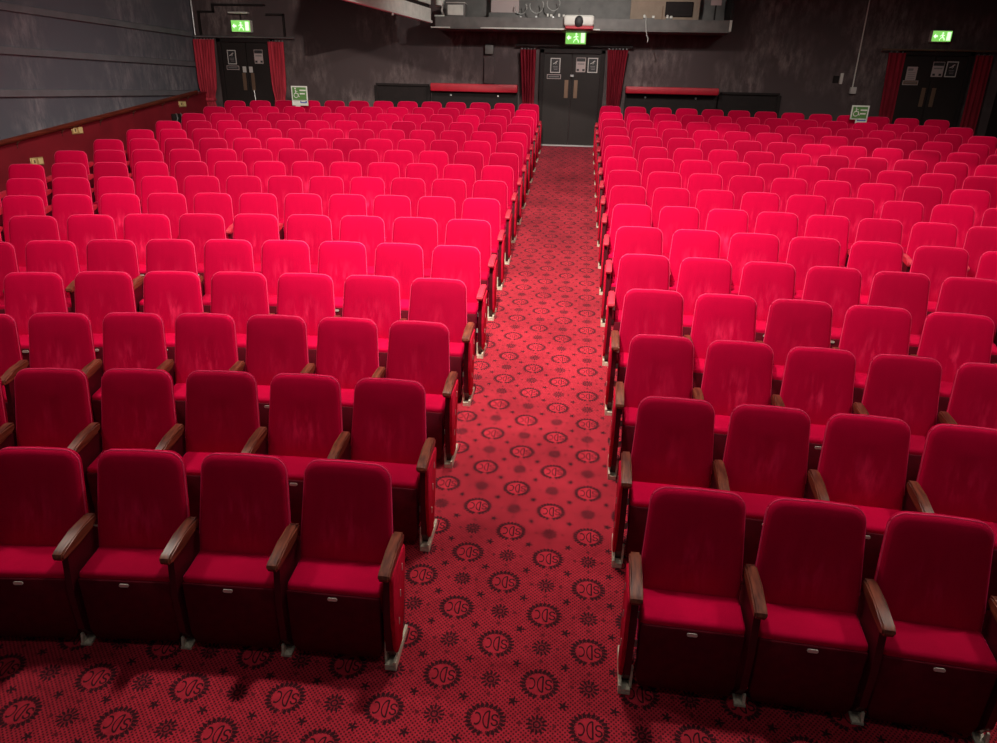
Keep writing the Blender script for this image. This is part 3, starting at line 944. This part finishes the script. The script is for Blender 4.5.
def arm_mesh():
    bm = bmesh.new()
    # side profile (y, z), rounded nose
    prof = [(-0.10, 0.560), (-0.10, 0.592), (-0.13, 0.598), (-0.25, 0.585), (-0.375, 0.563), (-0.398, 0.552), (-0.405, 0.535), (-0.398, 0.518), (-0.375, 0.514), (-0.25, 0.53), (-0.15, 0.545)]
    add_prism(bm, prof, 0, -0.028, 0.028)
    bmesh.ops.bevel(bm, geom=[e for e in bm.edges if abs(e.verts[0].co.x - e.verts[1].co.x) < 1e-5], offset=0.008, segments=2, affect='EDGES')
    return finish(bm, 'armrest', angle=40)

def standard_mesh():
    bm = bmesh.new()
    prof = [(-0.365, 0.07), (-0.375, 0.30), (-0.355, 0.50), (-0.33, 0.53), (-0.14, 0.545), (-0.09, 0.50), (-0.08, 0.40), (-0.10, 0.12), (-0.13, -0.01), (-0.30, -0.03)]
    add_prism(bm, prof, 0, -0.016, 0.016)
    return finish(bm, 'side_frame', False)

def endpanel_mesh(side):
    bm = bmesh.new()
    prof = [(-0.362, 0.075), (-0.378, 0.30), (-0.37, 0.50), (-0.35, 0.525), (-0.13, 0.548), (-0.12, 0.52), (-0.17, 0.30), (-0.23, 0.03), (-0.33, 0.03)]
    a, b = (0.017, 0.036)
    add_prism(bm, prof, 0, min(side * a, side * b), max(side * a, side * b))
    bmesh.ops.bevel(bm, geom=list(bm.edges), offset=0.005, segments=1, affect='EDGES')
    return finish(bm, 'end_panel', angle=50)

def foot_mesh():
    bm = bmesh.new()
    zf = lambda y: RAKE * y
    add_prism(bm, [(-0.375, zf(-0.375)), (-0.12, zf(-0.12)), (-0.12, zf(-0.12) + 0.035), (-0.375, zf(-0.375) + 0.05)], 0, 0.020, 0.034)
    add_prism(bm, [(-0.375, zf(-0.375)), (-0.30, zf(-0.30)), (-0.30, zf(-0.3) + 0.012), (-0.375, zf(-0.375) + 0.03)], 0, -0.022, 0.021)
    add_prism(bm, [(-0.345, zf(-0.345) + 0.01), (-0.315, zf(-0.315) + 0.01), (-0.315, 0.09), (-0.335, 0.09)], 0, -0.030, -0.018)
    return finish(bm, 'foot', False)
def small_foot_mesh():
    bm = bmesh.new()
    zf = lambda y: RAKE * y
    add_prism(bm, [(-0.362, zf(-0.362)), (-0.30, zf(-0.30)), (-0.30, zf(-0.3) + 0.01), (-0.362, zf(-0.362) + 0.012)], 0, -0.026, 0.026)
    add_prism(bm, [(-0.362, zf(-0.362) + 0.01), (-0.33, zf(-0.33) + 0.01), (-0.34, 0.025), (-0.352, 0.025)], 0, -0.022, -0.010)
    return finish(bm, 'foot', False)
def foot_mesh_m(me0):
    me = me0.copy()
    for v in me.vertices: v.co.x *= -1
    me.flip_normals()
    return me
def tack_mesh():
    bm = bmesh.new()
    add_box(bm, (-0.0385, -0.004, -0.02), (0.0385, 0.004, 0.02))
    return finish(bm, 'staple', False)

PM = dict(back=backrest_mesh(8), back_far=backrest_mesh(5, False), cush=cushion_mesh(3), cush_far=cushion_mesh(2), pipe=edge_sheen_mesh(), edge_sheen_far=edge_sheen_mesh(5, 4), base=base_mesh(), plate=plate_mesh(), digit=digit_mesh(),
          arm=arm_mesh(), std=standard_mesh(), endp={-1: endpanel_mesh(1), 1: endpanel_mesh(-1)}, foot=foot_mesh(), tack=tack_mesh())
PM['armred'] = PM['arm'].copy()
PM['footm'] = foot_mesh_m(PM['foot'])
PM['foots'] = small_foot_mesh()
PM['footsm'] = foot_mesh_m(PM['foots'])

ORD = ['first', 'second', 'third', 'fourth', 'fifth', 'sixth', 'seventh', 'eighth', 'ninth', 'tenth', 'eleventh', 'twelfth', 'thirteenth', 'fourteenth', 'fifteenth', 'last']
def in_view(x, y, margin):
    px, py = project((x, y, floor_z(y) + 0.7))
    return -margin < px < 997 + margin

def part(name, key, mat, parent, loc=(0, 0, 0)):
    me = PM[key] if isinstance(key, str) else key
    o = obj(name, me, mat, parent)
    o.location = loc
    return o

def theatre_seat(side, r, k):
    x, y, th, s = seat_pos(side, r, k)
    root = empty('theatre_seat', (x, y, floor_z(y)), -side * th + random.uniform(-0.006, 0.006))
    f = s / S0
    root.scale = (f, 1, 1)
    where = 'beside the aisle' if k == 0 else ORD[k] + ' from the aisle'
    row = 'front row' if r == 1 else ('back row' if r == 16 else ORD[r - 1] + ' row from the front')
    tag(root, 'red velvet tip-up seat %s in %s, %s block' % (where, row, 'left' if side < 0 else 'right'), 'seat',
        'theatre seats in the %s block' % ('left' if side < 0 else 'right'))
    far = r > 8
    bk = part('backrest', 'back_far' if far else 'back', 'velvet', root)
    part('edge_sheen', 'edge_sheen_far' if far else 'pipe', 'edge_sheen', bk)  # painted rim highlight of the velvet, no separate welt
    part('seat_cushion', 'cush_far' if far else 'cush', 'velvet', root)
    b = part('seat_base', 'base', 'seatbase', root)
    if r <= 8:
        p = part('number_plate', 'plate', 'plate', b)
        if r <= 2:
            part('seat_number', 'digit', 'print_', p) if False else None
    h = S0 / 2
    red = r >= 6
    # outer arm and frame
    part('armrest', 'armred' if red else 'arm', 'redarm' if red else 'armwood', root, (side * h, 0, 0))
    part('side_frame', 'std', 'standard', root, (side * h, 0, 0))
    if r <= 6:
        part('foot', 'foots' if side < 0 else 'footsm', 'cream', root, (side * h, 0, 0))
    if k == 0:
        reda = r >= 5
        part('armrest', 'armred' if reda else 'arm', 'redarm' if reda else 'armwood', root, (-side * (h + 0.003), 0, 0))
        part('side_frame', 'std', 'standard', root, (-side * (h + 0.003), 0, 0))
        part('end_panel', PM['endp'][side], 'endpanel', root, (-side * (h + 0.003), 0, 0))
        part('foot', 'foot' if side < 0 else 'footm', 'cream', root, (-side * (h + 0.003), 0, 0))
        if r <= 5:
            for z, yy in ((0.46, -0.20), (0.34, -0.25), (0.20, -0.29)):
                part('staple', 'tack', 'plate', root, (-side * (h + 0.003), yy, z))
    return root

nseats = 0
for side in (-1, 1):
    for r in range(1, 17):
        for k in range(13):
            x, y, th, s = seat_pos(side, r, k)
            if in_view(x, y, 60 if r < 9 else 40):
                theatre_seat(side, r, k)
                nseats += 1
print('seats', nseats)

access_sign(-5.62, 15.02, 1.32, 0.33, 0.42, 'green and white wheelchair sign on the back row of the left block', 0.17, 0.02)
access_sign(5.58, 14.98, 1.26, 0.31, 0.37, 'green wheelchair sign on the back row of the right block', -0.16, -0.08)

# ------------------------------------------------------------------ the house lighting
def spot(name, loc, aim, watts, size_deg, blend, radius, col=WARM):
    l = bpy.data.lights.new(name, 'SPOT')
    l.energy = watts
    l.spot_size = math.radians(size_deg)
    l.spot_blend = blend
    l.shadow_soft_size = radius
    l.color = col
    o = bpy.data.objects.new(name, l)
    C.objects.link(o)
    o.location = loc
    o.rotation_euler = (Vector(aim) - Vector(loc)).to_track_quat('-Z', 'Y').to_euler()
    return o

def stage_lantern(loc, aim, watts, size, cut_a, cut_b, label, radius=0.012):
    """flood lantern on the lighting bar with a barn door that cuts the beam along the line cut_a - cut_b"""
    loc = Vector(loc)
    t = tag(empty('stage_lantern', loc), label, 'lantern', 'lanterns on the lighting bar')
    q = (Vector(aim) - loc).to_track_quat('-Z', 'Y')
    bm = bmesh.new()
    add_tube(bm, [(0, 0, 0.02), (0, 0, 0.10), (0, 0, 0.34), (0, 0, 0.40)], [0.11, 0.12, 0.12, 0.07], 20)
    hs = obj('housing', finish(bm, 'housing'), 'black', t)
    hs.rotation_mode = 'QUATERNION'
    hs.rotation_quaternion = q
    obj('hanger', mtube('hanger', [(0, 0, 0.1), (0, 0, CEIL - loc.z - 0.02)], 0.02, 8), 'black', t)
    if cut_a is not None:
        a = (Vector(cut_a) - loc).normalized()
        b = (Vector(cut_b) - loc).normalized()
        d = 0.9
        bm = bmesh.new()
        pa, pb = a * d, b * d
        e = (pb - pa)
        nrm = e.normalized().cross(((a + b) / 2).normalized())
        if nrm.z < 0: nrm = -nrm
        pa, pb = pa - e * 0.15, pb + e * 0.15
        th = ((a + b) / 2).normalized() * 0.01
        vs_ = [bm.verts.new(v) for v in (pa, pb, pb + nrm * 0.75, pa + nrm * 0.75, pa + th, pb + th, pb + nrm * 0.75 + th, pa + nrm * 0.75 + th)]
        for f in ((0, 1, 2, 3), (4, 5, 6, 7), (0, 1, 5, 4), (1, 2, 6, 5), (2, 3, 7, 6), (3, 0, 4, 7)):
            bm.faces.new([vs_[i] for i in f])
        obj('barn_door', finish(bm, 'barn_door', False), 'black', t)
    l = spot('lantern_light', loc, aim, watts, size, 0.9, radius)
    l.parent = t
    l.location = (0, 0, 0)
    return t

def zline(x): return 2.84 - 0.236 * (x + 6.35)
stage_lantern((-0.6, 4.7, 3.8), (-0.8, 10.2, 0.0), KEY, 146, (-4.6, YB, zline(-4.6)), (9.0, YB, zline(9.0)), 'black flood lantern with barn door above the fourth row', 0.006)

def downlight(x, y, watts, i, dy=0.6):
    t = tag(empty('downlight', (x, y, CEIL)), 'round ceiling downlight, %s' % i, 'downlight', 'ceiling downlights')
    bm = bmesh.new()
    add_tube(bm, [(0, 0, 0.0), (0, 0, -0.10)], 0.22, 20)
    obj('housing', finish(bm, 'housing'), 'black', t)
    bm = bmesh.new()
    add_tube(bm, [(0, 0, -0.10), (0, 0, -0.105)], 0.19, 20)
    obj('lens', finish(bm, 'lens'), 'lampglow', t)
    l = spot('downlight_lamp', (x, y, CEIL - 0.12), (x, y + dy, 0), watts, 150, 0.8, 0.19)
    l.parent = t
    l.location = (0, 0, -0.12)
col_names = ['left block', 'aisle', 'right block']
for j, (y, watts, dy) in enumerate(((4.25, FRONT, 0.0), (7.4, REAR, 0.8), (11.3, REAR * 1.25, 0.9))):
    for i, x in enumerate((-4.6, 0.0, 4.6)):
        downlight(x, y, watts, 'over the %s, %s rows' % (col_names[i], ['front', 'middle', 'rear'][j]), dy)

# added soft fill in an unseen fixture, to lift the front faces
t = tag(empty('added_fill_batten', (0, 0.9, 4.2)), 'long unseen fill light added over the stage edge', 'light')
obj('case', mbox('case', (-2.6, -0.2, 0.02), (2.6, 0.2, 0.14), 0.01), 'black', t)
for s_ in (-1, 1):
    obj('hanger', mtube('hanger', [(s_ * 2.0, 0, 0.14), (s_ * 2.0, 0, 0.29)], 0.02, 8), 'black', t)
l = bpy.data.lights.new('stage_fill_light', 'AREA')
l.shape = 'RECTANGLE'
l.size, l.size_y = 5.0, 0.35
l.energy = STAGE_FILL
l.color = (1.0, 0.95, 0.9)
o = bpy.data.objects.new('stage_fill_light', l)
C.objects.link(o)
o.parent = t
o.rotation_euler = (Vector((0, 9.0, 0.8)) - Vector((0, 0.9, 4.2))).to_track_quat('-Z', 'Y').to_euler()

# bare work lamp hung before the gantry
t = tag(empty('work_lamp', (0.4, 12.4, 4.1)), 'bare work lamp hung in front of the gantry', 'lamp')
obj('shade', mtube('shade', [(0, -0.12, 0.06), (0, -0.02, 0.02)], [0.05, 0.12], 14), 'black', t)
obj('hanger', mtube('hanger', [(0, -0.08, 0.1), (0, -0.08, CEIL - 4.11)], 0.012, 8), 'black', t)
l = spot('work_lamp_light', (0.4, 12.4, 4.1), (-1.0, YB, 3.0), WORK, 130, 0.7, 0.06, (1.0, 0.95, 0.88))
l.parent = t
l.location = (0, 0, 0)
